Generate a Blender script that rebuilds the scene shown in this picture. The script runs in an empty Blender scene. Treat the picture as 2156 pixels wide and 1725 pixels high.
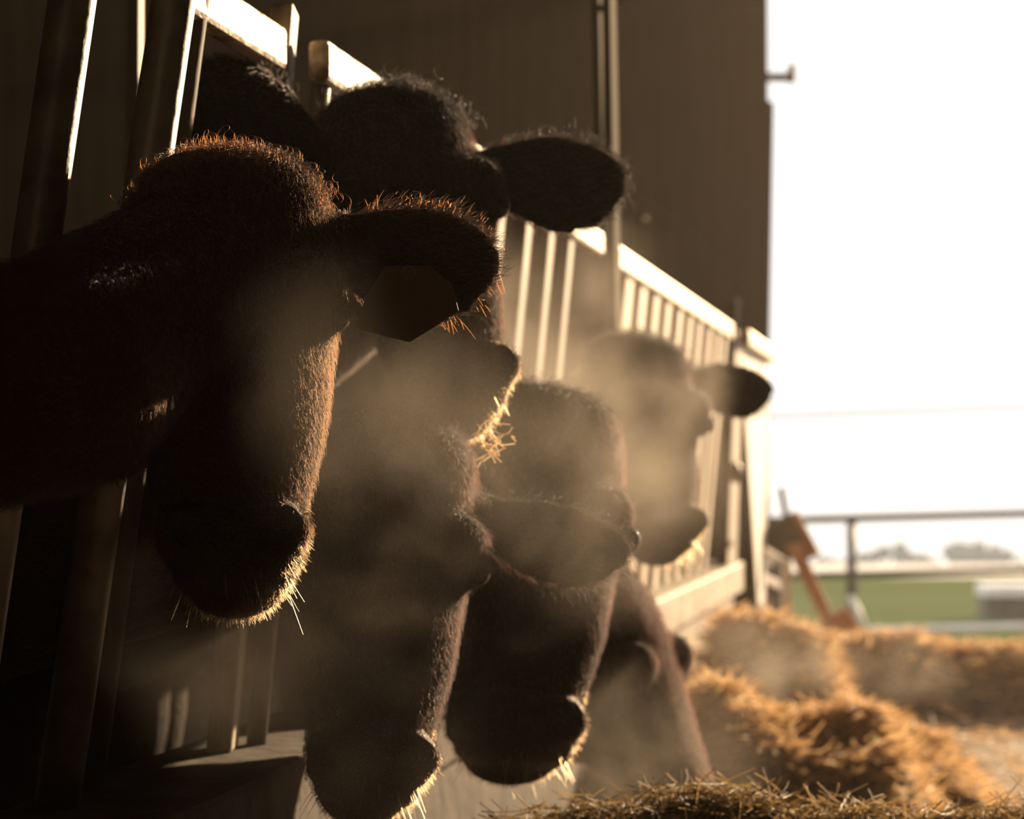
import bpy, bmesh, math, random
import numpy as np
from mathutils import Vector, Matrix

# ------------------------------------------------------------------ camera, sky, sun
sc = bpy.context.scene
COL = sc.collection
W, H, CAMZ = 2156.0, 1725.0, 1.10
LENS = 80.0
F = W * LENS / 36.0
PITCH = math.atan(131.5 / F)
cam_d = bpy.data.cameras.new('camera')
cam = bpy.data.objects.new('camera', cam_d)
COL.objects.link(cam)
cam.location = (0, 0, CAMZ)
cam.rotation_euler = (math.pi / 2 + PITCH, 0, 0)
cam_d.lens = LENS
cam_d.sensor_width = 36.0
cam_d.clip_start, cam_d.clip_end = 0.05, 2000
cam_d.dof.use_dof = True
cam_d.dof.focus_distance = 2.38
cam_d.dof.aperture_fstop = 5.6
sc.camera = cam

world = bpy.data.worlds.new('sky')
sc.world = world
world.use_nodes = True
bg = world.node_tree.nodes['Background']
bg.inputs[0].default_value = (1.0, 0.975, 0.95, 1)
bg.inputs[1].default_value = 1.25

sun_d = bpy.data.lights.new('sun', 'SUN')
sun = bpy.data.objects.new('sun', sun_d)
COL.objects.link(sun)
SUN_AZ, SUN_EL = math.radians(32), math.radians(15)
sdir = Vector((math.sin(SUN_AZ) * math.cos(SUN_EL), math.cos(SUN_AZ) * math.cos(SUN_EL), math.sin(SUN_EL)))
sun.rotation_euler = sdir.to_track_quat('Z', 'Y').to_euler()
sun.location = sdir * 40
sun_d.energy = 13.0
sun_d.color = (1.0, 0.70, 0.41)
sun_d.angle = math.radians(0.6)

vs = sc.view_settings
vs.view_transform = 'Standard'
vs.look = 'None'
vs.exposure = 0.0
vs.gamma = 1.0
vs.use_curve_mapping = False
cy = sc.cycles
cy.max_bounces = 6
cy.diffuse_bounces = 3
cy.glossy_bounces = 3
cy.transmission_bounces = 4
cy.transparent_max_bounces = 8
cy.volume_bounces = 0
cy.sample_clamp_indirect = 6
cy.use_denoising = True

rng = np.random.default_rng(7)
random.seed(7)
V = np.array


def P(px, py, d):
    """Point at forward distance d (metres) seen at photo pixel px, py."""
    r = V([(px - W / 2) / F, 0, 0]) + V([0, math.cos(PITCH), math.sin(PITCH)]) \
        + (H / 2 - py) / F * V([0, -math.sin(PITCH), math.cos(PITCH)])
    r = r * (d / r[1])
    return r + V([0, 0, CAMZ])


def nrm(v):
    v = np.asarray(v, float)
    return v / (np.linalg.norm(v) + 1e-12)


# ------------------------------------------------------------------ materials
def new_mat(name):
    m = bpy.data.materials.new(name)
    m.use_nodes = True
    return m, m.node_tree.nodes, m.node_tree.links


def noisy(name, c1, c2, scale=6.0, rough=0.7, metallic=0.0, bump=0.2, detail=6, spec=0.5, stretch=(1, 1, 1),
          dist=0.0, bscale=None, low=0.35, high=0.65):
    m, n, l = new_mat(name)
    b = n['Principled BSDF']
    tc = n.new('ShaderNodeTexCoord')
    mp = n.new('ShaderNodeMapping')
    mp.inputs['Scale'].default_value = stretch
    l.new(tc.outputs['Object'], mp.inputs['Vector'])
    nz = n.new('ShaderNodeTexNoise')
    nz.inputs['Scale'].default_value = scale
    nz.inputs['Detail'].default_value = detail
    nz.inputs['Distortion'].default_value = dist
    l.new(mp.outputs[0], nz.inputs['Vector'])
    cr = n.new('ShaderNodeValToRGB')
    cr.color_ramp.elements[0].position = low
    cr.color_ramp.elements[1].position = high
    cr.color_ramp.elements[0].color = (*c1, 1)
    cr.color_ramp.elements[1].color = (*c2, 1)
    l.new(nz.outputs['Fac'], cr.inputs[0])
    l.new(cr.outputs[0], b.inputs['Base Color'])
    b.inputs['Roughness'].default_value = rough
    b.inputs['Metallic'].default_value = metallic
    b.inputs['Specular IOR Level'].default_value = spec
    if bump:
        nb = n.new('ShaderNodeTexNoise')
        nb.inputs['Scale'].default_value = bscale or scale * 3
        nb.inputs['Detail'].default_value = 5
        l.new(mp.outputs[0], nb.inputs['Vector'])
        bp = n.new('ShaderNodeBump')
        bp.inputs['Strength'].default_value = bump
        bp.inputs['Distance'].default_value = 0.02
        l.new(nb.outputs['Fac'], bp.inputs['Height'])
        l.new(bp.outputs[0], b.inputs['Normal'])
    return m


M = {}
M['concrete_floor'] = noisy('concrete_floor', (.07, .05, .032), (.2, .15, .10), 3, .85, bump=.4)
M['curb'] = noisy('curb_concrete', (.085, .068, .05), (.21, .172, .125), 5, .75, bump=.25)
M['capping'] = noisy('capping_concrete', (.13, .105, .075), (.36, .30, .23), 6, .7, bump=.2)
M['dark_board'] = noisy('dark_board', (.036, .028, .02), (.07, .055, .04), 2, .8, bump=.2, stretch=(6, 6, .6))
M['brown_board'] = noisy('brown_board', (.035, .02, .011), (.06, .036, .02), 2, .8, bump=.2, stretch=(6, 6, .6))
M['steel'] = noisy('galvanised_steel', (.13, .12, .105), (.27, .25, .22), 14, .42, metallic=.35, bump=.08)
M['rail'] = noisy('weathered_rail', (.2, .145, .09), (.78, .69, .55), 26, .5, bump=.25, stretch=(1, .4, 1), detail=9, low=.34, high=.52)
M['slat'] = noisy('fence_slat', (.5, .42, .32), (.74, .66, .54), 8, .5, bump=.15, stretch=(1, 1, .3))
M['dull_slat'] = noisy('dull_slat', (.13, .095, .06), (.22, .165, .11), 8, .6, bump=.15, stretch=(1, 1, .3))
M['white_paint'] = noisy('white_paint', (.74, .72, .68), (.84, .82, .78), 6, .5, bump=.05)
M['dark_steel'] = noisy('dark_steel', (.045, .038, .03), (.1, .085, .07), 10, .5, metallic=.3, bump=.1)
M['wood'] = noisy('brown_wood', (.36, .18, .11), (.62, .36, .24), 5, .65, bump=.2, stretch=(4, 4, .8))
M['grey_plate'] = noisy('grey_plate', (.09, .08, .065), (.15, .13, .11), 8, .6, bump=.1)
M['field'] = noisy('field_grass', (.075, .095, .045), (.11, .13, .065), .4, .95, bump=0, spec=0, stretch=(.2, 1, 1))
M['pale_field'] = noisy('field_pale', (.40, .38, .33), (.5, .48, .43), .05, .95, bump=0)
M['leaf'] = noisy('leaf', (.06, .07, .05), (.10, .11, .08), 2, .9, bump=0)
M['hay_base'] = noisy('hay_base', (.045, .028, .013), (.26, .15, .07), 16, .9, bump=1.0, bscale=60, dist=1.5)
M['shaded_hay'] = noisy('shaded_hay', (.015, .010, .005), (.09, .052, .022), 18, .9, bump=1.0, bscale=70, dist=1.5)  # darker copy of the hay, shade of the mound's front in its colour
M['column'] = noisy('column_steel', (.045, .039, .028), (.085, .074, .054), 5, .9, metallic=.0, bump=.1, spec=.05, stretch=(1, 1, .3))
M['post'] = noisy('weathered_post', (.12, .085, .055), (.5, .43, .33), 26, .5, bump=.25, stretch=(1, 1, .4), detail=9, low=.34, high=.54)
M['shaded_curb'] = noisy('shaded_curb_concrete', (.025, .019, .013), (.07, .055, .039), 7, .85, bump=.3, spec=.3)  # darker concrete copy: cow shade on the near curb painted into the colour
M['tag'] = noisy('tag_plastic', (.075, .04, .013), (.10, .055, .018), 9, .5, bump=0)
M['eye'] = noisy('eye', (.004, .003, .002), (.01, .007, .005), 3, .05, bump=0)
M['muzzle'] = noisy('muzzle_skin', (.012, .009, .007), (.022, .017, .013), 60, .6, spec=.25, bump=.4, bscale=220)


def coat(name, c1, c2):
    m = noisy(name, c1, c2, 9, .9, bump=.5, bscale=90, spec=.15)
    return m


def hair_mat(name, absorb, rough=.3):
    m, n, l = new_mat(name)
    n.remove(n['Principled BSDF'])
    h = n.new('ShaderNodeBsdfHairPrincipled')
    h.parametrization = 'ABSORPTION'
    h.inputs['Absorption Coefficient'].default_value = absorb
    h.inputs['Roughness'].default_value = rough
    h.inputs['Radial Roughness'].default_value = .4
    l.new(h.outputs[0], n['Material Output'].inputs['Surface'])
    return m


M['hair_red'] = hair_mat('reddish_hair', (.9, 1.5, 3.3))
M['hair_black'] = hair_mat('black_hair', (5.0, 6.5, 9.0))
M['hair_brown'] = hair_mat('brown_hair', (2.6, 4.6, 8.0))
M['hair_coat'] = hair_mat('short_coat_hair', (1.9, 3.0, 4.8))
M['hair_coat_red'] = hair_mat('short_reddish_coat_hair', (1.3, 1.7, 2.3))
M['hair_pale'] = hair_mat('pale_whisker', (.12, .2, .4))
M['hair_fuzz'] = hair_mat('muzzle_fuzz', (.38, .54, .8))


def straw_mat(name, c, c2):
    m, n, l = new_mat(name)
    b = n['Principled BSDF']
    hi = n.new('ShaderNodeHairInfo')
    cr = n.new('ShaderNodeValToRGB')
    cr.color_ramp.elements[0].color = (*c2, 1)
    cr.color_ramp.elements[1].color = (*c, 1)
    l.new(hi.outputs['Random'], cr.inputs[0])
    l.new(cr.outputs[0], b.inputs['Base Color'])
    b.inputs['Roughness'].default_value = .45
    tr = n.new('ShaderNodeBsdfTranslucent')
    l.new(cr.outputs[0], tr.inputs['Color'])
    mx = n.new('ShaderNodeMixShader')
    mx.inputs[0].default_value = .42
    l.new(b.outputs[0], mx.inputs[1])
    l.new(tr.outputs[0], mx.inputs[2])
    l.new(mx.outputs[0], n['Material Output'].inputs['Surface'])
    return m


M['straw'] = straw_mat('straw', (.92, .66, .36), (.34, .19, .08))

M['shaded_straw'] = straw_mat('shaded_straw', (.46, .31, .13), (.04, .025, .01))  # darker straw copy with the near mound's shade put into the colour


def volume_mat(name, density, color, aniso, puff=True, nscale=5.0, seed=0.0, lo=.32, hi=.74, power=1.5):
    m, n, l = new_mat(name)
    n.remove(n['Principled BSDF'])
    vs_ = n.new('ShaderNodeVolumeScatter')
    vs_.inputs['Color'].default_value = (*color, 1)
    vs_.inputs['Anisotropy'].default_value = aniso
    l.new(vs_.outputs[0], n['Material Output'].inputs['Volume'])
    if not puff:
        vs_.inputs['Density'].default_value = density
        return m
    tc = n.new('ShaderNodeTexCoord')
    ln = n.new('ShaderNodeVectorMath')
    ln.operation = 'LENGTH'
    l.new(tc.outputs['Object'], ln.inputs[0])
    mr = n.new('ShaderNodeMapRange')
    mr.inputs['From Min'].default_value = .82
    mr.inputs['From Max'].default_value = 0.05
    mr.interpolation_type = 'SMOOTHSTEP'
    geo = n.new('ShaderNodeNewGeometry')
    nz = n.new('ShaderNodeTexNoise')
    nz.noise_dimensions = '4D'
    nz.inputs['W'].default_value = seed
    nz.inputs['Scale'].default_value = nscale
    nz.inputs['Detail'].default_value = 4.0
    nz.inputs['Roughness'].default_value = .55
    nz.inputs['Distortion'].default_value = .7
    l.new(geo.outputs['Position'], nz.inputs['Vector'])
    rg = n.new('ShaderNodeMath')
    rg.operation = 'MULTIPLY_ADD'
    l.new(nz.outputs['Fac'], rg.inputs[0])
    rg.inputs[1].default_value = -1.3
    rg.inputs[2].default_value = .62
    rs = n.new('ShaderNodeMath')
    rs.operation = 'ADD'
    l.new(ln.outputs['Value'], rs.inputs[0])
    l.new(rg.outputs[0], rs.inputs[1])
    l.new(rs.outputs[0], mr.inputs['Value'])
    m2 = n.new('ShaderNodeMapRange')
    m2.inputs['From Min'].default_value = lo
    m2.inputs['From Max'].default_value = hi
    m2.interpolation_type = 'SMOOTHSTEP'
    l.new(nz.outputs['Fac'], m2.inputs['Value'])
    a = n.new('ShaderNodeMath')
    a.operation = 'MULTIPLY'
    l.new(mr.outputs[0], a.inputs[0])
    l.new(m2.outputs[0], a.inputs[1])
    b = n.new('ShaderNodeMath')
    b.operation = 'MULTIPLY'
    l.new(a.outputs[0], b.inputs[0])
    b.inputs[1].default_value = density
    l.new(b.outputs[0], vs_.inputs['Density'])
    return m


# ------------------------------------------------------------------ object helpers
def tag(o, label, cat, group=None, kind=None):
    o['label'] = label
    o['category'] = cat
    if group:
        o['group'] = group
    if kind:
        o['kind'] = kind
    return o


def empty(name, loc=(0, 0, 0)):
    o = bpy.data.objects.new(name, None)
    o.location = loc
    o.empty_display_size = .1
    COL.objects.link(o)
    return o


class MB:
    """Collects closed shapes given in world coordinates; build() links ONE mesh object."""

    def __init__(self):
        self.v, self.f = [], []

    def add(self, vs, fs):
        k = len(self.v)
        self.v += [tuple(map(float, p)) for p in vs]
        self.f += [tuple(i + k for i in f) for f in fs]

    def box(self, c, ax, ay, az):
        c, ax, ay, az = map(lambda q: np.asarray(q, float), (c, ax, ay, az))
        vs = [c + sx * ax + sy * ay + sz * az for sz in (-1, 1) for sy in (-1, 1) for sx in (-1, 1)]
        fs = [(0, 2, 3, 1), (4, 5, 7, 6), (0, 1, 5, 4), (2, 6, 7, 3), (0, 4, 6, 2), (1, 3, 7, 5)]
        self.add(vs, fs)

    def bbox(self, x0, x1, y0, y1, z0, z1):
        self.box(((x0 + x1) / 2, (y0 + y1) / 2, (z0 + z1) / 2), ((x1 - x0) / 2, 0, 0), (0, (y1 - y0) / 2, 0), (0, 0, (z1 - z0) / 2))

    def loft(self, rings, seg=20, ex=2.0):
        """rings: (centre, half-axis u, half-axis v)."""
        k = len(self.v)
        vs, fs = [], []
        for c, u, v in rings:
            for i in range(seg):
                a = 2 * math.pi * i / seg
                ca, sa = math.cos(a), math.sin(a)
                ca = math.copysign(abs(ca) ** (2 / ex), ca)
                sa = math.copysign(abs(sa) ** (2 / ex), sa)
                vs.append(np.asarray(c) + ca * np.asarray(u) + sa * np.asarray(v))
        for r in range(len(rings) - 1):
            for i in range(seg):
                j = (i + 1) % seg
                fs.append((r * seg + i, r * seg + j, (r + 1) * seg + j, (r + 1) * seg + i))
        n = len(rings)
        vs.append(np.asarray(rings[0][0]))
        vs.append(np.asarray(rings[-1][0]))
        for i in range(seg):
            j = (i + 1) % seg
            fs.append((n * seg, j, i))
            fs.append((n * seg + 1, (n - 1) * seg + i, (n - 1) * seg + j))
        self.add(vs, fs)

    def tube(self, pts, r, seg=14, ry=None):
        pts = [np.asarray(p, float) for p in pts]
        rs = r if hasattr(r, '__len__') else [r] * len(pts)
        rings = []
        ref = None
        for i, p in enumerate(pts):
            t = nrm(pts[min(i + 1, len(pts) - 1)] - pts[max(i - 1, 0)])
            if ref is None:
                ref = V([0, 0, 1.]) if abs(t[2]) < .9 else V([1., 0, 0])
            u = nrm(np.cross(ref, t))
            v = nrm(np.cross(t, u))
            ref = v
            k = 1.0 if ry is None else ry
            rings.append((p, u * rs[i], v * rs[i] * k))
        self.loft(rings, seg)

    def sphere(self, c, r, seg=20, n=12):
        c = np.asarray(c, float)
        r = V([r, r, r]) if not hasattr(r, '__len__') else V(r)
        rings = []
        for i in range(n + 1):
            a = -math.pi / 2 + math.pi * (i + .001) / (n + .002)
            q = max(math.cos(a), .02)
            rings.append((c + V([0, 0, math.sin(a) * r[2]]), V([q * r[0], 0, 0]), V([0, q * r[1], 0])))
        self.loft(rings, seg)

    def prism(self, pts, off):
        n = len(pts)
        vs = [np.asarray(p, float) for p in pts] + [np.asarray(p, float) + np.asarray(off, float) for p in pts]
        fs = [tuple(range(n))[::-1], tuple(range(n, 2 * n))] + [(i, (i + 1) % n, n + (i + 1) % n, n + i) for i in range(n)]
        self.add(vs, fs)

    def mesh(self, name, origin=(0, 0, 0), smooth=False):
        me = bpy.data.meshes.new(name)
        o = np.asarray(origin, float)
        me.from_pydata([tuple(V(p) - o) for p in self.v], [], self.f)
        bm = bmesh.new()
        bm.from_mesh(me)
        bmesh.ops.recalc_face_normals(bm, faces=bm.faces)
        bm.to_mesh(me)
        bm.free()
        if smooth:
            me.shade_smooth()
        return me

    def build(self, name, mat, parent=None, smooth=False, bevel=0.0, origin=None):
        if origin is None:
            origin = V(parent.location) if parent is not None and parent.type == 'EMPTY' else V([0, 0, 0])
            if parent is not None and parent.type != 'EMPTY':
                origin = V(parent.matrix_world.translation) if parent.parent is None else V(parent.parent.location)
            if parent is None:
                a = V(self.v)
                origin = V([(a[:, 0].min() + a[:, 0].max()) / 2, (a[:, 1].min() + a[:, 1].max()) / 2, a[:, 2].min()])
        me = self.mesh(name, origin, smooth)
        me.materials.append(mat)
        o = bpy.data.objects.new(name, me)
        COL.objects.link(o)
        if parent is None:
            o.location = tuple(origin)
        else:
            o.parent = parent
        if bevel:
            md = o.modifiers.new('bevel', 'BEVEL')
            md.width = bevel
            md.segments = 2
            md.limit_method = 'ANGLE'
        return o


def strands(name, pts, rad, mat, parent=None, origin=(0, 0, 0), taper=True):
    """pts: (n, k, 3) world coordinates -> one hair-curves object."""
    n, k, _ = pts.shape
    hc = bpy.data.hair_curves.new(name)
    hc.add_curves([k] * n)
    p = (pts - np.asarray(origin, float)).astype(np.float32).reshape(-1)
    hc.attributes['position'].data.foreach_set('vector', p) if 'position' in hc.attributes else hc.position_data.foreach_set('vector', p)
    ra = hc.attributes.get('radius') or hc.attributes.new('radius', 'FLOAT', 'POINT')
    rr = np.broadcast_to(np.asarray(rad, float).reshape(-1, 1), (n, 1)) * (np.linspace(1, .35, k)[None, :] if taper else np.ones((1, k)))
    ra.data.foreach_set('value', rr.astype(np.float32).reshape(-1))
    hc.materials.append(mat)
    o = bpy.data.objects.new(name, hc)
    COL.objects.link(o)
    if parent is not None:
        o.parent = parent
    else:
        o.location = tuple(origin)
    return o


def structure(mb, name, mat, label, cat, **k):
    o = mb.build(name, mat, **k)
    return tag(o, label, cat, kind='structure')


# ------------------------------------------------------------------ the barn
END_Y = 12.5
JAMB_X = P(1622, 500, END_Y)[0]
m = MB(); m.bbox(-7, 9.6, -6, 14.5, -.25, 0)
structure(m, 'floor', M['concrete_floor'], 'brown concrete barn floor strewn with hay', 'floor')
m = MB(); m.bbox(-7.2, -7, -6, END_Y, 0, 5.6)
structure(m, 'wall_left', M['brown_board'], 'dark brown boarded wall behind the cattle pen', 'wall')
m = MB(); m.bbox(9.6, 9.8, -6, END_Y, 0, 5.6)
structure(m, 'wall_right', M['brown_board'], 'boarded wall on the far side of the feed alley', 'wall')
m = MB(); m.bbox(-7.2, 9.8, -6.2, -6, 0, 5.6)
structure(m, 'wall_back', M['brown_board'], 'boarded wall closing the barn behind the feed alley', 'wall')
m = MB(); m.bbox(-7.2, 9.8, -6.2, END_Y + .2, 5.6, 5.8)
structure(m, 'ceiling', M['brown_board'], 'dark boarded barn ceiling', 'ceiling')
m = MB(); m.bbox(-7.2, JAMB_X - .02, END_Y, END_Y + .16, 0, 5.6)
structure(m, 'wall_end', M['dark_board'], 'dark end wall beside the bright barn opening', 'wall')
# sliding door leaf standing a little proud of the end wall
e_top = P(1618, 100, END_Y - .2)[0]; e_mid = P(1631, 215, END_Y - .2); e_low = P(1622, 735, END_Y - .2)[0]
xl = P(1165, 300, END_Y - .2)[0]
m = MB()
pts = [(xl, END_Y - .1, .05), (e_low - .01, END_Y - .1, .05), (e_low, END_Y - .1, P(1622, 735, END_Y)[2]), (e_mid[0], END_Y - .1, e_mid[2]),
       (e_top, END_Y - .1, e_mid[2] + .015), (e_top, END_Y - .1, 5.3), (xl, END_Y - .1, 5.3)]
m.prism(pts, (0, -.07, 0))
structure(m, 'door_1', M['dark_board'], 'dark sliding barn door leaf left of the bright opening', 'door')

# bracket sticking out of the door edge
c0, c1 = P(1610, 163, END_Y - .13), P(1660, 163, END_Y - .13)
br = empty('door_bracket', tuple(c0))
m = MB(); m.box((c0 + c1) / 2, (c1 - c0) / 2, (0, .035, 0), (0, 0, .02)); m.build('arm', M['dark_steel'], br, bevel=.008)
q0, q1 = P(1667, 174, END_Y - .13), P(1667, 137, END_Y - .13)
m = MB(); m.box((q0 + q1) / 2, (.018, 0, 0), (0, .04, 0), (q1 - q0) / 2); m.build('upright_catch', M['steel'], br, bevel=.005)
tag(br, 'small dark bracket jutting from the barn door edge against the sky', 'bracket')

# ------------------------------------------------------------------ feed fence
DX = .19
U = nrm([DX, 1, 0])
N = nrm([1, -DX, 0])
UP = V([0, 0, 1.])
RAILZ = 1.70


def fx(y, z=RAILZ, tilt=.095):
    return .271 + DX * (y - 6) - tilt * (RAILZ - z)


def fp(y, z=RAILZ, off=0.0, tilt=.095):
    return V([fx(y, z, tilt), y, z]) + N * off


CURB_TOP = .72
# concrete curb under the fence
cb = empty('feed_curb', (fx(6, .72), 6, 0))
y0, y1 = 1.0, 9.72
top = []
for yy in (y0, y1):
    a = fp(yy, CURB_TOP, .03, .02); b = fp(yy, CURB_TOP, -.18, .02)
    top.append((a, b))
(a0, b0), (a1, b1) = top
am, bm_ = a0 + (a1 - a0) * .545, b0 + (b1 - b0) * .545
for (q0, q1, q2, q3), mt in (((b0, bm_, am, a0), 'shaded_curb'), ((bm_, b1, a1, am), 'capping')):
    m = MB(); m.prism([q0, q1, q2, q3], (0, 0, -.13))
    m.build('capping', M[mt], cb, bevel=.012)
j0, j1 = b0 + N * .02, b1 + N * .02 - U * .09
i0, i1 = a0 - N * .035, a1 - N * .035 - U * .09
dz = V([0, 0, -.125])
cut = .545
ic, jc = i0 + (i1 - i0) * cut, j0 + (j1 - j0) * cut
for (q0, q1, q2, q3), mt in (((j0, jc, ic, i0), 'shaded_curb'), ((jc, j1, i1, ic), 'curb')):
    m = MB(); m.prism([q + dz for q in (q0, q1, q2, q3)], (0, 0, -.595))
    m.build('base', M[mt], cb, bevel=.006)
tag(cb, 'low concrete curb running along the foot of the feed fence', 'curb', kind='structure')


def bar_round(parent, y, r, tilt, ztop=2.25):
    m = MB(); m.tube([fp(y, CURB_TOP - .0, 0, tilt) - V([0, 0, 0]), fp(y, 1.2, 0, tilt), fp(y, ztop, 0, tilt)], r, 20)
    return m.build('bar', M['steel'], parent, smooth=True)


def slat(parent, y, w, tilt=.095, mat='slat'):
    a, b = fp(y, CURB_TOP, 0, tilt), fp(y, RAILZ - .035, 0, tilt)
    m = MB(); m.box((a + b) / 2, U * w / 2, N * .012, (b - a) / 2)
    return m.build('slat', M[mat], parent, bevel=.004)


def rail(parent, ya, yb, off=.006, h=.058, t=.03):
    a, b = fp(ya, RAILZ - h / 2, off), fp(yb, RAILZ - h / 2, off)
    m = MB(); m.box((a + b) / 2, (b - a) / 2, N * t / 2, UP * h / 2)
    return m.build('top_rail', M['rail'], parent, bevel=.008)


fa = empty('feed_fence', tuple(fp(2.2, CURB_TOP)))
for y, r, tl in ((1.80, .025, .14), (2.305, .0245, .14), (2.585, .0255, .14)):
    bar_round(fa, y, r, tl)
m = MB(); m.tube([fp(2.725, CURB_TOP, -.03, .13), fp(2.725, 1.5, -.03, .13), fp(2.725, 2.25, -.03, .13)], .02, 16); m.build('bar', M['dark_board'], fa, smooth=True)
rail(fa, 1.2, 3.06, off=-.028)
tag(fa, 'nearest feed fence section with two thick round steel bars at the left', 'fence', 'sections of the feed fence')

fb = empty('feed_fence', tuple(fp(4.4, CURB_TOP)))
b = P(591, 6, 3.085) + V([0, .04, 0]); a = b + V([-.08 * (b[2] - CURB_TOP), 0, CURB_TOP - b[2]])
m = MB(); m.box((a + b) / 2, V([.0175, 0, 0]), V([0, .04, 0]), (b - a) / 2); m.build('post', M['post'], fb, bevel=.004)
for y in (3.185, 3.97):
    m = MB(); m.tube([fp(y, CURB_TOP), fp(y, 1.2), fp(y, RAILZ - .03)], .014, 12); m.build('bar', M['steel'], fb, smooth=True)
for y in (4.46, 4.75, 5.02, 5.28):
    slat(fb, y, .072, mat='dull_slat')
rail(fb, 3.14, 5.70)
tag(fb, 'middle feed fence section between the square post and the tall steel column', 'fence', 'sections of the feed fence')

fc = empty('feed_fence', tuple(fp(7.5, CURB_TOP)))
for y in (6.27, 6.56, 6.86, 7.16, 7.48, 7.78, 8.08, 8.42, 8.73, 9.02):
    slat(fc, y, .165 - .018 * (y - 6.27))
rail(fc, 5.98, 9.25, h=.065)
tag(fc, 'far feed fence section of bright sunlit slats beyond the tall steel column', 'fence', 'sections of the feed fence')

# tall steel column at the fence
cx = P(1273, 400, 5.84)
co = empty('steel_column', (cx[0], 5.84, 0))
for px in (1257, 1287):
    A, B = P(px + 12, 760, 5.80), P(px - 1, 0, 5.80)
    B = B + (B - A) * 1.6
    B = A + (B - A) * ((5.58 - A[2]) / (B[2] - A[2]))
    A = A + (A - B) * ((A[2] - CURB_TOP) / (B[2] - A[2]))
    m = MB(); m.box((A + B) / 2, U * .05, N * .006, (B - A) / 2); m.build('flange', M['column'], co, bevel=.002)
m = MB(); m.bbox(cx[0] - .006, cx[0] + .006, 5.80, 5.815, CURB_TOP, 5.58); m.build('web', M['dark_steel'], co)
a, b = P(1285, 14, 5.84), P(1420, -60, 12.48)
m = MB(); m.tube([a, b], .011, 10); m.build('brace', M['steel'], co, smooth=True)
tag(co, 'tall thin steel column rising from the feed fence', 'column')

# gate post, short rail and white sheet beyond the slatted section
g = empty('gate_post', tuple(fp(9.42, 0)))
a, b = P(1520, 1190, 9.25), P(1541, 632, 9.25)
m = MB(); m.box((a + b) / 2, V([.022, 0, 0]), V([0, .03, 0]), (b - a) / 2); m.build('upright', M['dark_steel'], g, bevel=.005)
a, b = P(1516, 1190, 9.3), P(1551, 1190, 9.66)
hz = V([.03, 0, P(1540, 690, 9.5)[2] - a[2]])
m = MB(); m.prism([a, b, b + hz, a + hz], (-.02, .004, 0)); m.build('side_board', M['slat'], g)
a = P(1548, 995, 9.36)
m = MB(); m.sphere(a, (.028, .03, .045)); m.build('latch', M['steel'], g, smooth=True)
a = P(1524, 1146, 9.36)
m = MB(); m.box(a, (.035, .01, 0), (0, .02, 0), (.004, 0, .018)); m.build('hinge', M['white_paint'], g, bevel=.008)
tag(g, 'dark gate post at the end of the slatted fence', 'post')

gt = empty('sheeted_gate', tuple(P(1600, 1300, 10.4)))
a, b = fp(9.62, RAILZ - .03, .03), fp(11.15, RAILZ - .03, .03)
m = MB(); m.box((a + b) / 2, (b - a) / 2, N * .02, UP * .035); m.build('top_rail', M['rail'], gt, bevel=.01)
tl, tr = P(1560, 726, 9.75), P(1622, 745, 11.25)
bl, br_ = P(1601, 1330, 10.6), P(1608, 1330, 11.25)
m = MB(); m.prism([bl, br_, tr, tl], -N * .015); m.build('sheet', M['white_paint'], gt)
tag(gt, 'white sheeted gate leaf catching the sun beyond the gate post', 'gate')

# small white slatted gate standing right of the sheeted gate
wg = empty('slatted_gate', tuple(P(1635, 1330, 11.6)))
gl, gr = P(1606, 1200, 11.5), P(1658, 1200, 11.9)
zb, zt = P(1658, 1330, 11.9)[2], P(1658, 1172, 11.9)[2]
m = MB(); m.box((gr[0], gr[1], (zb + zt) / 2), (.018, 0, 0), (0, .02, 0), (0, 0, (zt - zb) / 2)); m.build('upright', M['white_paint'], wg, bevel=.004)
m = MB(); m.box((gl[0], gl[1], (zb + zt) / 2), (.015, 0, 0), (0, .02, 0), (0, 0, (zt - zb) / 2)); m.build('upright', M['white_paint'], wg, bevel=.004)
for py in (1164, 1230, 1300):
    A, B = P(1606, py - 14, 11.5), P(1658, py + 12, 11.9)
    m = MB(); m.box((A + B) / 2, (B - A) / 2, (.008, .012, 0), (0, 0, .022)); m.build('crossbar', M['white_paint'], wg, bevel=.004)
m = MB(); A, B = P(1606, 1255, 11.62), P(1652, 1255, 11.95)
m.box((A + B) / 2, (B - A) / 2, (.003, .004, 0), (0, 0, .22)); m.build('gap_shade_sheet', M['grey_plate'], wg)  # added dark sheet painting the shade seen between the crossbars
tag(wg, 'small white slatted gate right of the sheeted gate behind the hay', 'gate')

# wooden prop leaning behind the hay
D = 11.3
pr = empty('wooden_prop', tuple(P(1775, 1340, D)))
k = D / F


def quad(name, pix, d, th, mat, parent, bev=.006):
    m = MB(); m.prism([P(x, y, d) for x, y in pix], (0, th, 0)); return m.build(name, mat, parent, bevel=bev)


quad('end_plate', [(1606, 1108), (1668, 1086), (1690, 1140), (1664, 1182), (1612, 1150)], D, .05, M['grey_plate'], pr)
quad('head_block', [(1664, 1086), (1680, 1076), (1728, 1166), (1690, 1184), (1660, 1140)], D + .03, .12, M['wood'], pr)
quad('handle', [(1656, 1150), (1684, 1140), (1762, 1310), (1738, 1322)], D - .03, .045, M['wood'], pr)
quad('foot_block', [(1730, 1312), (1786, 1278), (1826, 1345), (1750, 1380)], D + .02, .12, M['wood'], pr)
quad('spike', [(1638, 1028), (1650, 1026), (1662, 1088), (1650, 1092)], D + .02, .015, M['grey_plate'], pr, .002)
tag(pr, 'brown wooden prop with a block head leaning beside the white gate', 'prop')

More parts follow.
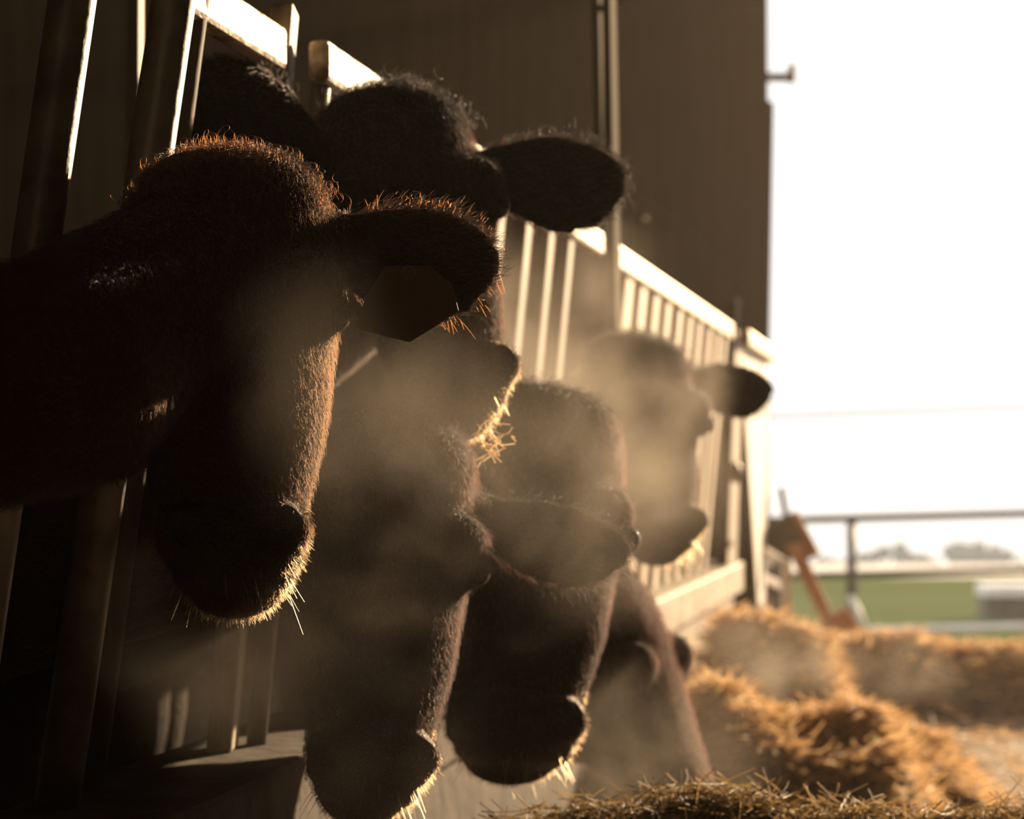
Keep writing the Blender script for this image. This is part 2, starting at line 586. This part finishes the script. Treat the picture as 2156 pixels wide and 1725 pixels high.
# dark pen post seen between the two nearest bars
a = P(282, 200, 5.0)
m = MB(); m.bbox(a[0] - .016, a[0] + .016, 4.98, 5.02, 0, 2.6)
tag(m.build('pen_post', M['dark_steel'], bevel=.004), 'thin dark upright post inside the pen between the two nearest bars', 'post')

# ------------------------------------------------------------------ outdoors
m = MB()
xs = [-60, 160]
prof = [(14.4, -.02), (20, -.38), (60, -1.68)]
vs_, fs_ = [], []
for i, (y, z) in enumerate(prof):
    vs_ += [(xs[0], y, z), (xs[1], y, z)]
    if i:
        fs_.append((2 * i - 2, 2 * i - 1, 2 * i + 1, 2 * i))
m.add(vs_, fs_)
structure(m, 'ground', M['field'], 'green field sloping away outside the barn', 'field', origin=(0, 14.4, -.02))

m = MB()
m.add([(-120, 60, -1.68), (260, 60, -1.68), (260, 100, -3.3), (-120, 100, -3.3), (260, 300, -11.0), (-120, 300, -11.0), (260, 420, -15.8), (-120, 420, -15.8)],
      [(0, 1, 2, 3), (3, 2, 4, 5), (5, 4, 6, 7)])
structure(m, 'terrain', M['pale_field'], 'pale frosted stubble beyond the green field', 'field', origin=(0, 60, -1.68))
pf = empty('pipe_fence', tuple(P(1793, 1340, 20)))
for (ya, yb, r, mt) in ((1096, 1083, .036, 'dark_steel'), (1214, 1206, .034, 'dark_steel'), (1334, 1328, .04, 'white_paint')):
    A, B = P(1500, ya + 4, 20.0), P(3900, yb - 50, 22)
    m = MB(); m.tube([A, (A + B) / 2, B], r, 12); m.build('rail', M[mt], pf, smooth=True)
for px in (1793, 2420, 3050, 3700):
    A, B = P(px, 1096 - (px - 1793) * .025, 20.15), P(px, 1350, 20.15)
    m = MB(); m.tube([B, (A + B) / 2, A], .045, 14); m.build('post', M['dark_steel'], pf, smooth=True)
A, B = P(1790, 1255, 20.1), P(1832, 1345, 20.1)
m = MB(); m.tube([A, B], .03, 10); m.build('brace', M['white_paint'], pf, smooth=True)
tag(pf, 'grey pipe fence with three rails outside the barn opening', 'fence')

A, B, C_ = P(1500, 882, 15.5), P(1860, 868, 16), P(4200, 790, 20)
m = MB(); m.tube([A, B, C_], .009, 8)
tag(m.build('fence_wire', M['dark_steel'], smooth=True), 'single thin wire stretched across the bright sky', 'wire')

tr_ = empty('water_trough', tuple(P(2120, 1318, 26)))
A, B = P(2064, 1243, 26), P(2260, 1243, 26)
m = MB(); m.box((A + B) / 2, (B - A) / 2, (0, .3, 0), (0, 0, .07)); m.build('rim', M['white_paint'], tr_, bevel=.02)
A, B = P(2068, 1286, 26), P(2256, 1286, 26)
m = MB(); m.box((A + B) / 2, (B - A) / 2, (0, .27, 0), (0, 0, .2)); m.build('tub', M['grey_plate'], tr_, bevel=.02)
tag(tr_, 'pale trough with a white rim standing in the field beyond the pipe fence', 'trough')


def tree(px, top, base, wpx, d, label):
    c = P(px, base, d)
    hgt = P(px, top, d)[2] - c[2]
    w = wpx * d / F
    t = empty('tree', tuple(c))
    m = MB(); m.tube([c, c + V([0, 0, hgt * .5])], [.25, .15], 8); m.build('trunk', M['wood'], t, smooth=True)
    m = MB()
    for _ in range(26):
        a = rng.uniform(0, 6.28); r = rng.uniform(0, 1) ** .5
        x = r * math.cos(a); yv = r * math.sin(a)
        z = rng.uniform(.12, .85) * (1 - .55 * x * x)
        rr = rng.uniform(.16, .28) * hgt
        m.sphere(c + V([x * w * .42, yv * w * .35, z * hgt]), (rr * 1.2, rr * 1.2, rr), 10, 7)
    m.build('crown', M['leaf'], t, smooth=True)
    tag(t, label, 'tree', 'hazy trees beyond the field')


tree(1868, 1142, 1199, 200, 300, 'hazy grey tree beyond the field just right of the pipe fence post')
tree(2048, 1140, 1199, 210, 315, 'second hazy rounded tree from the pipe fence post')
tree(2225, 1150, 1199, 200, 300, 'hazy low tree at the right edge beyond the trough')
tree(1735, 1170, 1199, 130, 330, 'faint low tree behind the wooden prop')

# ------------------------------------------------------------------ hay
def fbm2(x, y, seed, octs=4):
    r = np.random.default_rng(seed)
    out = np.zeros_like(x)
    amp = 1.0
    fr = 1.0
    for _ in range(octs):
        for _k in range(4):
            th, ph = r.uniform(0, 6.28), r.uniform(0, 6.28)
            out += amp * .35 * np.sin(fr * (x * math.cos(th) + y * math.sin(th)) * r.uniform(.7, 1.3) + ph)
        amp *= .55
        fr *= 2.1
    return out


def mound(name, crest, d, front, back, label, n_straw, slen, rad, rough, freq, seed, res=.03, peak=1.0, cat='hay', stand=.35, upper=0, smat='straw', edges=(.2, .2), bmat='hay_base'):
    """crest: photo pixels of the ridge line at distance d; the ridge falls to the floor over front/back metres."""
    cp = V([P(px, py, d) for px, py in crest])
    x0, x1 = cp[0, 0], cp[-1, 0]
    nx, ny = int((x1 - x0) / res) + 1, int((front + back) / res) + 1
    X, Y = np.meshgrid(np.linspace(x0, x1, nx), np.linspace(d - front, d + back, ny), indexing='ij')
    crz = np.interp(X, cp[:, 0], cp[:, 2])
    t = np.where(Y < d, (d - Y) / front, (Y - d) / back)
    shape = np.clip(1 - t ** 1.35, 0, 1) ** 1.05
    edge = np.clip(np.minimum((X - x0) / edges[0], (x1 - X) / edges[1]), 0, 1) ** .7
    nz = fbm2(X * freq, Y * freq, seed)
    Z = crz * shape * (0.05 + .95 * edge) + rough * nz * np.clip(shape * 1.6, 0, 1) - .01
    vs, fs = np.stack([X, Y, Z], -1).reshape(-1, 3), []
    idx = np.arange(nx * ny).reshape(nx, ny)
    fs = np.stack([idx[:-1, :-1], idx[1:, :-1], idx[1:, 1:], idx[:-1, 1:]], -1).reshape(-1, 4)
    org = V([(x0 + x1) / 2, d, 0])
    me = bpy.data.meshes.new(name)
    me.from_pydata((vs - org).tolist(), [], fs.tolist())
    me.shade_smooth()
    me.materials.append(M[bmat])
    o = bpy.data.objects.new(name, me)
    o.location = tuple(org)
    COL.objects.link(o)
    tag(o, label, cat, kind='stuff')
    # straw
    ii = rng.uniform(0, nx - 1.01, n_straw); jj = rng.uniform(0, ny - 1.01, n_straw)
    if upper:
        jj = np.clip(rng.normal(ny * front / (front + back), ny * upper, n_straw), 0, ny - 1.01)
    a, b = ii.astype(int), jj.astype(int)
    base = np.stack([X[a, b], Y[a, b], Z[a, b]], -1) + rng.normal(0, .01, (n_straw, 3))
    th = rng.uniform(0, 6.28, n_straw)
    el = np.abs(rng.normal(0, stand, n_straw)) - .08
    dr = np.stack([np.cos(th) * np.cos(el), np.sin(th) * np.cos(el), np.sin(el)], -1)
    L = slen * rng.uniform(.3, 1.0, n_straw)
    bend = rng.normal(0, .25, (n_straw, 3))
    ts = np.linspace(-.4, .6, 5)
    pts = base[:, None, :] + dr[:, None, :] * (L[:, None] * ts[None, :])[..., None] + bend[:, None, :] * (L[:, None] * ts[None, :] ** 2)[..., None]
    pts[..., 2] += .006
    pts[..., 2] = np.maximum(pts[..., 2], .004)
    s = strands('straw', pts, rad * rng.uniform(.6, 1.4, n_straw), M[smat], o, org, taper=False)
    s['kind'] = 'stuff'
    return o


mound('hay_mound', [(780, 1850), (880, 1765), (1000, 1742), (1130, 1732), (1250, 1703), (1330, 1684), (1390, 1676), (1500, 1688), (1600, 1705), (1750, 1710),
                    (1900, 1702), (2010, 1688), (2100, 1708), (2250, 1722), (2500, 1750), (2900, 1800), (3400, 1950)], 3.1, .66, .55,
      'dark mound of hay nearest the camera along the bottom of the picture', 7500, .1, .0007, .014, 14, 3, res=.012, stand=.35, upper=.06, smat='shaded_straw',
      edges=(.18, .5), bmat='shaded_hay')
mound('hay_windrow', [(1330, 1470), (1400, 1450), (1480, 1425), (1545, 1410), (1610, 1445), (1690, 1470), (1760, 1480), (1840, 1500), (1920, 1540), (2010, 1600)], 6.3, .8, .7,
      'orange lit hay windrow in front of the steaming heap', 4200, .13, .0022, .06, 7, 11, res=.02, stand=.35, upper=.2)
mound('hay_heap', [(1400, 1500), (1445, 1370), (1490, 1325), (1540, 1300), (1610, 1306), (1690, 1338), (1740, 1372), (1800, 1440), (1860, 1520)], 7.6, .55, .8,
      'tall steaming hay heap against the concrete curb', 3000, .14, .0022, .03, 5, 5, res=.025, stand=.3, upper=.12)
mound('hay_bank', [(1640, 1420), (1720, 1352), (1800, 1350), (1880, 1334), (1935, 1326), (2000, 1346), (2080, 1362), (2160, 1366), (2300, 1350), (2500, 1360), (2700, 1450)], 10.7, .6, 1.1,
      'long hay bank across the barn opening', 4000, .16, .003, .03, 4, 21, res=.03, stand=.3, upper=.12)
mound('hay_windrow', [(1560, 1600), (1640, 1530), (1730, 1480), (1800, 1468), (1860, 1490), (1920, 1530), (2000, 1550), (2100, 1600)], 7.2, .8, .6,
      'loose hay ridge trailing toward the open floor at the right', 4200, .13, .0022, .06, 7, 33, res=.02, stand=.35, upper=.22)

# loose straw on the floor
n = 4500
base = np.stack([rng.uniform(.2, 4.2, n), rng.uniform(4.0, 11, n), np.full(n, .008)], -1)
th = rng.uniform(0, 6.28, n)
dr = np.stack([np.cos(th), np.sin(th), np.abs(rng.normal(0, .22, n))], -1)
ts = np.linspace(0, 1, 4)
pts = base[:, None] + dr[:, None] * (rng.uniform(.04, .18, n)[:, None] * ts[None])[..., None]
o = strands('loose_straw', pts, .0022 * rng.uniform(.6, 1.3, n), M['straw'], None, (2.2, 7.5, 0), taper=False)
tag(o, 'loose straw scattered on the open floor', 'straw', kind='stuff')

# ------------------------------------------------------------------ cattle
def remesh(mb, name, voxel, smooth_it=5):
    me = mb.mesh(name + '_src')
    o = bpy.data.objects.new(name + '_src', me)
    COL.objects.link(o)
    r = o.modifiers.new('r', 'REMESH'); r.mode = 'VOXEL'; r.voxel_size = voxel
    s = o.modifiers.new('s', 'SMOOTH'); s.factor = .5; s.iterations = smooth_it
    dg = bpy.context.evaluated_depsgraph_get()
    out = bpy.data.meshes.new_from_object(o.evaluated_get(dg), depsgraph=dg)
    bpy.data.objects.remove(o)
    bpy.data.meshes.remove(me)
    out.name = name
    return out


SEC = [  # t, half-width, front, back
    (-.03, .05, -.012, -.06), (-.005, .08, .012, -.08), (.05, .102, .034, -.105), (.14, .112, .046, -.135), (.26, .114, .05, -.165), (.36, .116, .048, -.19),
    (.46, .109, .043, -.185), (.56, .103, .037, -.15), (.66, .096, .032, -.115), (.76, .084, .03, -.098), (.84, .074, .034, -.092), (.90, .076, .036, -.088),
    (.955, .072, .03, -.078), (.99, .058, .014, -.062), (1.005, .035, -.005, -.045)]


def cow(label, poll, d0, chin, d1, yaw, body_y, cross_y, cross_z, coat_mat, hair, fur_n, fur_len, wide=1.0, ear_droop=(.1, .1), ear_len=.19,
        forelock=None, group='cattle feeding through the fence', ears=(1, 1), voxel=.0085, nape=None, ear_face=(0, 0), ear_fringe=300, mid_dy=.03, mid_dz=0.0, ear_w=1.0, ear_up=0.0, fringe_low=.6, gaze=None, ear_back=(.12, .12)):
    p0, p1 = P(*poll, d0), P(*chin, d1)
    a = nrm(p1 - p0)
    L = np.linalg.norm(p1 - p0)
    Dv = V([math.sin(math.radians(yaw)), -math.cos(math.radians(yaw)), 0]) if gaze is None else nrm(gaze)
    f = nrm(Dv - Dv.dot(a) * a)
    s = nrm(np.cross(f, a))
    k = L / .5
    kw = k * wide

    def hp(t, fv, sv):
        return p0 + a * (t * L) + f * (fv * k) + s * (sv * kw)

    base = V([fx(body_y, .7) - 1.3, body_y, 0])
    root = empty('cow', tuple(base))
    mb = MB()
    mb.loft([(hp(t, (fr + bk) / 2, 0), s * hw * kw, f * (fr - bk) / 2 * k) for t, hw, fr, bk in SEC], 32, 2.35)
    for sg in (-1, 1):      # brow, cheek, jaw, lips
        mb.sphere(hp(.34, .02, sg * .088), .038 * k)
        mb.sphere(hp(.40, .004, sg * .098), .027 * k)
        mb.sphere(hp(.48, -.13, sg * .055), .045 * k)
        mb.sphere(hp(.895, .018, sg * .052), .03 * k)
    mb.sphere(hp(.96, -.055, 0), (.055 * kw, .045 * k, .04 * k))
    # ears
    ear_pts = []
    for q, sg in enumerate((-1, 1)):
        if not ears[q]:
            continue
        e = nrm(s * sg + a * ear_droop[q] - f * ear_back[q])
        v = nrm(a - a.dot(e) * e)
        w = nrm(np.cross(e, v)); w = w if w.dot(f) > 0 else -w
        v = nrm(v * math.cos(ear_face[q]) + w * math.sin(ear_face[q])); w = nrm(np.cross(e, v)); w = w if w.dot(f) > 0 else -w
        b0_ = hp(.19 - ear_up, -.045, sg * .078)
        rings = []
        for t, hw, th, bend in ((0, .032, .03, 0), (.15, .032, .026, 0), (.3, .043, .017, -.004), (.45, .056, .0125, -.01), (.6, .062, .0115, -.013), (.75, .058, .011, -.012),
                                (.87, .045, .011, -.009), (.95, .028, .011, -.006), (1.0, .012, .009, -.004)):
            rings.append((b0_ + e * (t * (ear_len + .05) * k) + w * bend * k + v * (.012 * math.sin(t * 3.1) * k), v * hw * k * (1 + (ear_w - 1) * min(1, t * 3)), w * th * k))
        mb.loft(rings, 24)
        ear_pts.append((b0_, e, v, w, (ear_len + .05) * k))
    # neck
    nb = hp(.16, -.07, 0)
    cr = V([fx(cross_y, cross_z), cross_y, cross_z])
    chest = V([fx(body_y, .9) - .62, body_y, .93])
    mid = (nb + cr) / 2 - f * .03 + V([0, mid_dy, mid_dz]) if nape is None else P(*nape)
    path = [nb, nb * .6 + mid * .4, mid, mid * .45 + cr * .55, cr, cr * .5 + chest * .5 + V([0, 0, .02]), chest]
    rad = [.082 * k, .092 * k, .092, .086, .084, .14, .2]
    rings = []
    for i, p in enumerate(path):
        t = nrm(path[min(i + 1, 6)] - path[max(i - 1, 0)])
        u = nrm(np.cross(UP, t)); v = nrm(np.cross(t, u))
        rings.append((p, u * rad[i], v * rad[i] * (1.25 if i > 1 else 1.1)))
    mb.loft(rings, 22)
    # trunk, legs, tail
    bx = chest[0]
    rings = []
    for t, ry, rz, cz in ((-.04, .10, .14, .93), (.0, .17, .22, .92), (.2, .205, .29, .93), (.55, .225, .31, .93), (.95, .232, .315, .92), (1.25, .215, .28, .95), (1.45, .17, .22, .98), (1.53, .08, .12, 1.0)):
        rings.append((V([bx + .12 - t, body_y, cz]), V([0, ry, 0]), V([0, 0, rz])))
    mb.loft(rings, 28)
    for sg in (-1, 1):
        x = bx + .0
        yv = body_y + sg * .115
        mb.tube([(x, yv, .85), (x + .01, yv, .62), (x, yv, .42), (x - .01, yv, .38), (x, yv, .16), (x + .02, yv, .085), (x + .035, yv, .02)], [.1, .075, .052, .05, .036, .042, .05], 14)
        x = bx - 1.2
        yv = body_y + sg * .12
        mb.tube([(x + .05, yv, .95), (x + .12, yv, .68), (x - .02, yv, .5), (x - .1, yv, .44), (x - .06, yv, .2), (x - .04, yv, .09), (x - .01, yv, .02)], [.15, .11, .062, .05, .038, .042, .05], 14)
    mb.tube([(bx - 1.38, body_y, 1.12), (bx - 1.46, body_y, 1.0), (bx - 1.47, body_y, .7), (bx - 1.46, body_y, .42)], [.035, .028, .02, .04], 10)
    me = remesh(mb, 'body', voxel)
    nv = len(me.vertices)
    co = np.empty(nv * 3, np.float32); me.vertices.foreach_get('co', co); co = co.reshape(-1, 3).astype(float)
    # nostrils and mouth line pressed into the muzzle
    rel = co - p0
    T, Fv, S = rel @ a / L, rel @ f / k, rel @ s / kw
    for sg in (-1, 1):
        dd = ((T - .905) / .032) ** 2 + ((S - sg * .047) / .017) ** 2 + ((Fv - .04) / .04) ** 2
        co -= f[None] * (np.exp(-dd) * .02 * k)[:, None]
    mouth = np.exp(-((T - .955) / .012) ** 2) * ((Fv < .0) & (T > .8) & (Fv > -.1))
    co -= s[None] * (np.sign(S) * mouth * .008)[:, None]
    me.vertices.foreach_set('co', (co - base).astype(np.float32).reshape(-1))
    me.update()
    me.shade_smooth()
    me.materials.append(coat_mat)
    me.materials.append(M['muzzle'])
    nf = len(me.polygons)
    cen = np.empty(nf * 3, np.float32); me.polygons.foreach_get('center', cen); cen = cen.reshape(-1, 3) + base
    rc = cen - p0
    Tf, Ff, Sf = rc @ a / L, rc @ f / k, rc @ s / kw
    mz = (Tf > .83) & (Tf < 1.1) & (np.abs(Sf) < .07) & (Ff > -.03) & (Ff < .2)
    me.polygons.foreach_set('material_index', mz.astype(np.int32))
    bo = bpy.data.objects.new('body', me)
    COL.objects.link(bo)
    bo.parent = root
    # eyes
    for sg in (-1, 1):
        m = MB(); m.sphere(hp(.405, .010, sg * .114), .018 * k, 16, 10)
        m.build('eye', M['eye'], root, smooth=True)
    # coat hair over head, ears and neck
    nrmv = np.empty(nf * 3, np.float32); me.polygons.foreach_get('normal', nrmv); nrmv = nrmv.reshape(-1, 3).astype(float)
    ar = np.empty(nf, np.float32); me.polygons.foreach_get('area', ar)
    dist_ear = np.zeros(nf)
    near = (Tf > -.25) & (Tf < 1.05) & (np.linalg.norm(cen - (p0 + a * L * .4), axis=1) < .46 * k)
    wgt = ar * near * np.where(mz, .0, 1.0) * ((Ff > -.115) | (np.abs(Sf) < .08))
    pick = rng.choice(nf, fur_n, p=wgt / wgt.sum())
    edge_len = np.sqrt(ar[pick])
    pos = cen[pick] + rng.uniform(-.5, .5, (fur_n, 3)) * edge_len[:, None]
    nn = nrmv[pick]
    comb = a[None] * .8 + rng.normal(0, .25, (fur_n, 3))
    isear = np.abs(Sf[pick]) > .135
    comb[isear] = s[None] * np.sign(Sf[pick][isear])[:, None] * .9 + rng.normal(0, .25, (isear.sum(), 3))
    comb -= (comb * nn).sum(1)[:, None] * nn
    ln = fur_len * rng.uniform(.5, 1.25, fur_n) * np.where(isear, 1.25, np.clip(1.25 - Tf[pick] * .7, .5, 1.25))
    ts = np.linspace(0, 1, 4)
    lift = .55
    pts = pos[:, None] + nn[:, None] * (ln[:, None] * lift * (ts - .35 * ts ** 2)[None])[..., None] + comb[:, None] * (ln[:, None] * (ts * .5 + ts ** 2 * .5)[None])[..., None]
    strands('coat_hair', pts, .00022 * rng.uniform(.7, 1.3, fur_n), M['hair_coat_red'] if hair is M['hair_red'] else M['hair_coat'], root, base)
    # fine pale fuzz on the muzzle
    mm = (Tf > .80) & (Tf < 1.1) & (np.abs(Sf) < .12)
    wgt = ar * mm
    n_ = max(fur_n // 8, 2500)
    pick = rng.choice(nf, n_, p=wgt / wgt.sum())
    pos = cen[pick] + rng.uniform(-.5, .5, (n_, 3)) * np.sqrt(ar[pick])[:, None]
    ln = .0045 * rng.uniform(.5, 1.3, n_)
    dr = nrmv[pick] + a[None] * .4 + rng.normal(0, .25, (n_, 3))
    ts = np.linspace(0, 1, 3)
    strands('muzzle_fuzz', pos[:, None] + (dr[:, None] * (ln[:, None] * ts[None])[..., None]), .00016, M['hair_fuzz'], root, base)
    # ear fringe
    fr = []
    for (b0_, e, v, w, el) in ear_pts:
        n_ = ear_fringe
        t = rng.uniform(.3, 1.0, n_)
        side = np.where(rng.uniform(0, 1, n_) < fringe_low, 1, -1)
        hw = np.interp(t, [0, .3, .45, .6, .75, .87, .95, 1], [.03, .043, .056, .062, .058, .045, .028, .01]) * k
        st = b0_ + e * (t * el)[:, None] + v * (side * hw * .95 * ear_w + .012 * np.sin(t * 3.1) * k)[:, None] + rng.normal(0, .004, (n_, 3))
        out = v * side[:, None] * .8 + e * rng.uniform(.2, .9, n_)[:, None] + rng.normal(0, .25, (n_, 3))
        l_ = rng.uniform(.004, .014, n_) * k * np.where(rng.uniform(0, 1, n_) < .08, 1.8, 1)
        tt = np.linspace(0, 1, 5)
        fr.append(st[:, None] + out[:, None] * (l_[:, None] * tt[None])[..., None] + a * (.25 * l_[:, None] * tt[None] ** 2)[..., None])
    if fr:
        strands('ear_fringe', np.concatenate(fr), .0003, hair, root, base)
    # whiskers on chin and lip
    n_ = 55
    sv = rng.uniform(-.062, .062, n_)
    st = V([hp(rng.uniform(.95, 1.0), rng.uniform(-.07, .02), q) for q in sv])
    out = a[None] * .9 + s[None] * (sv * 7)[:, None] + f[None] * rng.normal(.1, .25, (n_, 1)) + rng.normal(0, .12, (n_, 3))
    l_ = rng.uniform(.015, .042, n_) * k
    tt = np.linspace(0, 1, 4)
    strands('whiskers', st[:, None] + out[:, None] * (l_[:, None] * tt[None])[..., None], .00045, M['hair_pale'], root, base)
    # lashes
    n_ = 50
    sg = rng.choice([-1, 1], n_)
    st = V([hp(.385 + rng.normal(0, .012), .022 + rng.normal(0, .006), q * .112) for q in sg])
    out = s[None] * sg[:, None] * .8 + f[None] * .5 + a[None] * .35 + rng.normal(0, .12, (n_, 3))
    strands('eyelashes', st[:, None] + out[:, None] * (rng.uniform(.012, .024, n_)[:, None] * tt[None])[..., None], .0003, hair, root, base)
    if forelock:
        n_, l0, curl, rr = forelock
        tv = rng.uniform(-.03, .07, n_); sv = np.clip(rng.normal(0, .05, n_), -.095, .095)
        fv = np.interp(tv, [-.03, .05, .16], [-.03, .025, .04]) - (sv / .1) ** 2 * .03
        tv = tv + (np.abs(sv) / .1) ** 2.2 * .09
        st = V([hp(t, q, x) for t, q, x in zip(tv, fv, sv)])
        out = nrm(f * .5 - a * .6)[None] + s[None] * (sv * 9)[:, None] + rng.normal(0, .3, (n_, 3))
        l_ = l0 * rng.uniform(.4, 1.1, n_)
        kk = 9
        tt = np.linspace(0, 1, kk)
        ph = rng.uniform(0, 6.28, n_)
        ang = ph[:, None] + tt[None] * curl
        wob = s[None, None] * np.cos(ang)[..., None] + a[None, None] * np.sin(ang)[..., None]
        w0 = s[None] * np.cos(ph)[:, None] + a[None] * np.sin(ph)[:, None]
        pts = st[:, None] + out[:, None] * (l_[:, None] * (tt - .45 * tt ** 2)[None])[..., None] + (wob - w0[:, None]) * (l_[:, None] * .22 * tt[None] ** .7)[..., None] \
            + a * (.35 * l_[:, None] * tt[None] ** 2)[..., None]
        strands('forelock', pts, rr, hair, root, base)
    tag(root, label, 'cow', group)
    return dict(root=root, hp=hp, a=a, f=f, s=s, L=L, k=k, base=base)


M['coat_red'] = coat('reddish_coat', (.035, .014, .007), (.06, .024, .012))
M['coat_black'] = coat('black_coat', (.008, .007, .006), (.016, .013, .011))
M['coat_brown'] = coat('brown_coat', (.02, .012, .007), (.035, .02, .012))
M['coat_dark'] = coat('dark_coat', (.012, .01, .008), (.022, .018, .014))

near_cow = cow('reddish brown cow nearest the camera with an ear tag hanging from one ear', (478, 326), 2.43, (492, 1232), 2.27, 6, 2.06, 2.07, 1.165,
               M['coat_red'], M['hair_red'], 70000, .013, ear_droop=(.95, .1), ear_len=.182, mid_dy=-.13, mid_dz=-.05, ear_w=1.28, ear_back=(.7, .12), ear_up=.03, fringe_low=.12, ear_fringe=420, forelock=(1700, .04, 7, .00028), voxel=.0075)
black_cow = cow('black cow with its head raised highest, ears spread above the reddish brown cow', (815, 192), 3.12, (985, 862), 2.95, 20, 3.30, 3.41, 1.38,
                M['coat_black'], M['hair_black'], 60000, .013, ear_droop=(-.38, .02), ear_len=.235, ear_up=-.035, ear_w=1.4, mid_dy=.08, ear_face=(-.7, 0), ear_back=(-.68, .1), forelock=(800, .05, 9, .0004))
low_cow = cow('dark brown cow with its lowered head directly below the reddish brown cow', (835, 875), 2.86, (775, 1685), 2.68, 10, 2.74, 2.89, 1.02,
              M['coat_brown'], M['hair_brown'], 45000, .012, ear_droop=(.1, .1), ear_len=.21, forelock=(1200, .04, 6, .00025))
eat_cow = cow('dark cow eating beside the brown cow with its muzzle over the hay mound', (1120, 820), 3.42, (1082, 1604), 3.24, 4, 3.85, 3.77, .93,
              M['coat_dark'], M['hair_black'], 35000, .012, ear_droop=(.3, .3), ear_len=.17, ears=(1, 0), forelock=(1000, .04, 6, .0003), wide=1.16, nape=(1060, 1040, 3.64))
side_cow = cow('cow in side view with its brow and nose outlined against the sunlit curb', (1275, 1200), 4.1, (1512, 1800), 4.02, 80, 4.4, 4.24, 1.02,
               M['coat_brown'], M['hair_brown'], 25000, .012, gaze=(.8, -.35, .3), ears=(0, 0), nape=(1220, 1170, 4.25))
far_cow = cow('farthest cow, veiled grey by steam, with one ear against the white gate', (1348, 714), 5.05, (1412, 1145), 4.80, 24, 5.6, 5.62, 1.2,
              M['coat_dark'], M['hair_black'], 25000, .012, ear_droop=(.1, -.2), ear_len=.25, ear_w=1.2, ear_up=.06, ears=(0, 1), forelock=(1200, .05, 8, .0004), wide=1.1)

# ear tag on the reddish cow's ear
pix = [(812, 560), (772, 622), (747, 690), (800, 706), (862, 721), (914, 690), (966, 655), (952, 600), (905, 560)]
m = MB(); m.prism([P(x, y, 2.415 + (x - 747) * .0001) for x, y in pix], (0, -.002, 0))
tg = m.build('ear_tag', M['tag'], near_cow['root'], bevel=.0006)
tg['label'] = 'ear tag of dull yellow plastic'
c = P(860, 575, 2.408)
m = MB(); m.sphere(c, (.008, .006, .008), 14, 8); m.build('tag_stud', M['tag'], tg, smooth=True, origin=near_cow['base'])

# wisp of hay in the black cow's mouth
q = P(1030, 930, 2.96)
n = 26
th = rng.uniform(0, 6.28, n)
dr = np.stack([np.cos(th), rng.normal(0, .3, n), -np.abs(rng.normal(.4, .4, n))], -1)
ts = np.linspace(-.5, .5, 5)
ll = rng.uniform(.015, .04, n)
pts = q + rng.normal(0, .012, (n, 3))[:, None] + dr[:, None] * (ll[:, None] * ts[None])[..., None] + (rng.normal(0, .6, (n, 3))[:, None] * (ll[:, None] * ts[None] ** 2)[..., None])
tag(strands('hay_wisp', pts, .0008, M['straw'], None, q, taper=False), 'wisp of hay hanging from the mouth of the black cow', 'hay', kind='stuff')

# drifting speck of chaff
m = MB(); m.sphere(P(1358, 461, 9.5), .012, 12, 8)
tag(m.build('chaff_speck', M['white_paint'], smooth=True), 'pale speck of chaff drifting before the dark door', 'speck')

# ------------------------------------------------------------------ haze and breath steam
STEAM = (.98, .88, .76)
m = MB(); m.bbox(-6.8, 9.4, 1.2, 12.2, .02, 5.4)
o = m.build('haze', volume_mat('haze', .0016, STEAM, .7, puff=False))
tag(o, 'thin warm haze filling the barn air', 'haze', kind='stuff')
m = MB(); m.bbox(-40, 150, 45, 400, -22, 2)
o = m.build('mist', volume_mat('mist', .0010, (.75, .88, 1.0), 0, puff=False))
tag(o, 'pale morning mist lying over the far field', 'mist', kind='stuff')

PUFFS = [  # px, py, d, rx px, rz px, ry m, density, scale, label
    (870, 990, 2.55, 450, 480, .15, 1.35, 4.5, 'steam cloud billowing right of the reddish cow face'),
    (1160, 760, 4.1, 430, 390, .34, 1.5, 3.6, 'steam cloud rising before the middle fence slats'),
    (1200, 1040, 2.72, 420, 370, .15, 1.5, 4.5, 'steam cloud over the ear and face of the eating cow'),
    (680, 850, 2.12, 280, 380, .10, .42, 5, 'faint steam drifting across the reddish cow face'),
    (1350, 1610, 3.35, 360, 280, .2, 2.1, 4, 'steam rising from the hay mound beside the side view cow'),
    (1320, 930, 4.4, 330, 400, .3, 1.3, 4, 'steam veil in front of the farthest cow'),
    (1650, 1385, 7.0, 240, 150, .35, 1.2, 2.8, 'steam rising off the tall hay heap'),
    (1880, 1410, 8.6, 200, 140, .4, .8, 2.6, 'steam puff in front of the hay bank'),
    (640, 1360, 2.3, 680, 540, .12, .55, 4, 'faint steam hanging below the reddish cow muzzle'),
]
for i, (px, py, d, rx, rz, ry, den, scl, lab) in enumerate(PUFFS):
    c = P(px, py, d)
    m = MB(); m.sphere((0, 0, 0), 1.0, 20, 12)
    o = m.build('steam', volume_mat('steam', den, STEAM, .3, True, scl, i * 3.7), origin=V([0, 0, 0]))
    o.location = tuple(c)
    o.scale = (rx * d / F, ry, rz * d / F)
    tag(o, lab, 'steam', 'breath steam', kind='stuff')
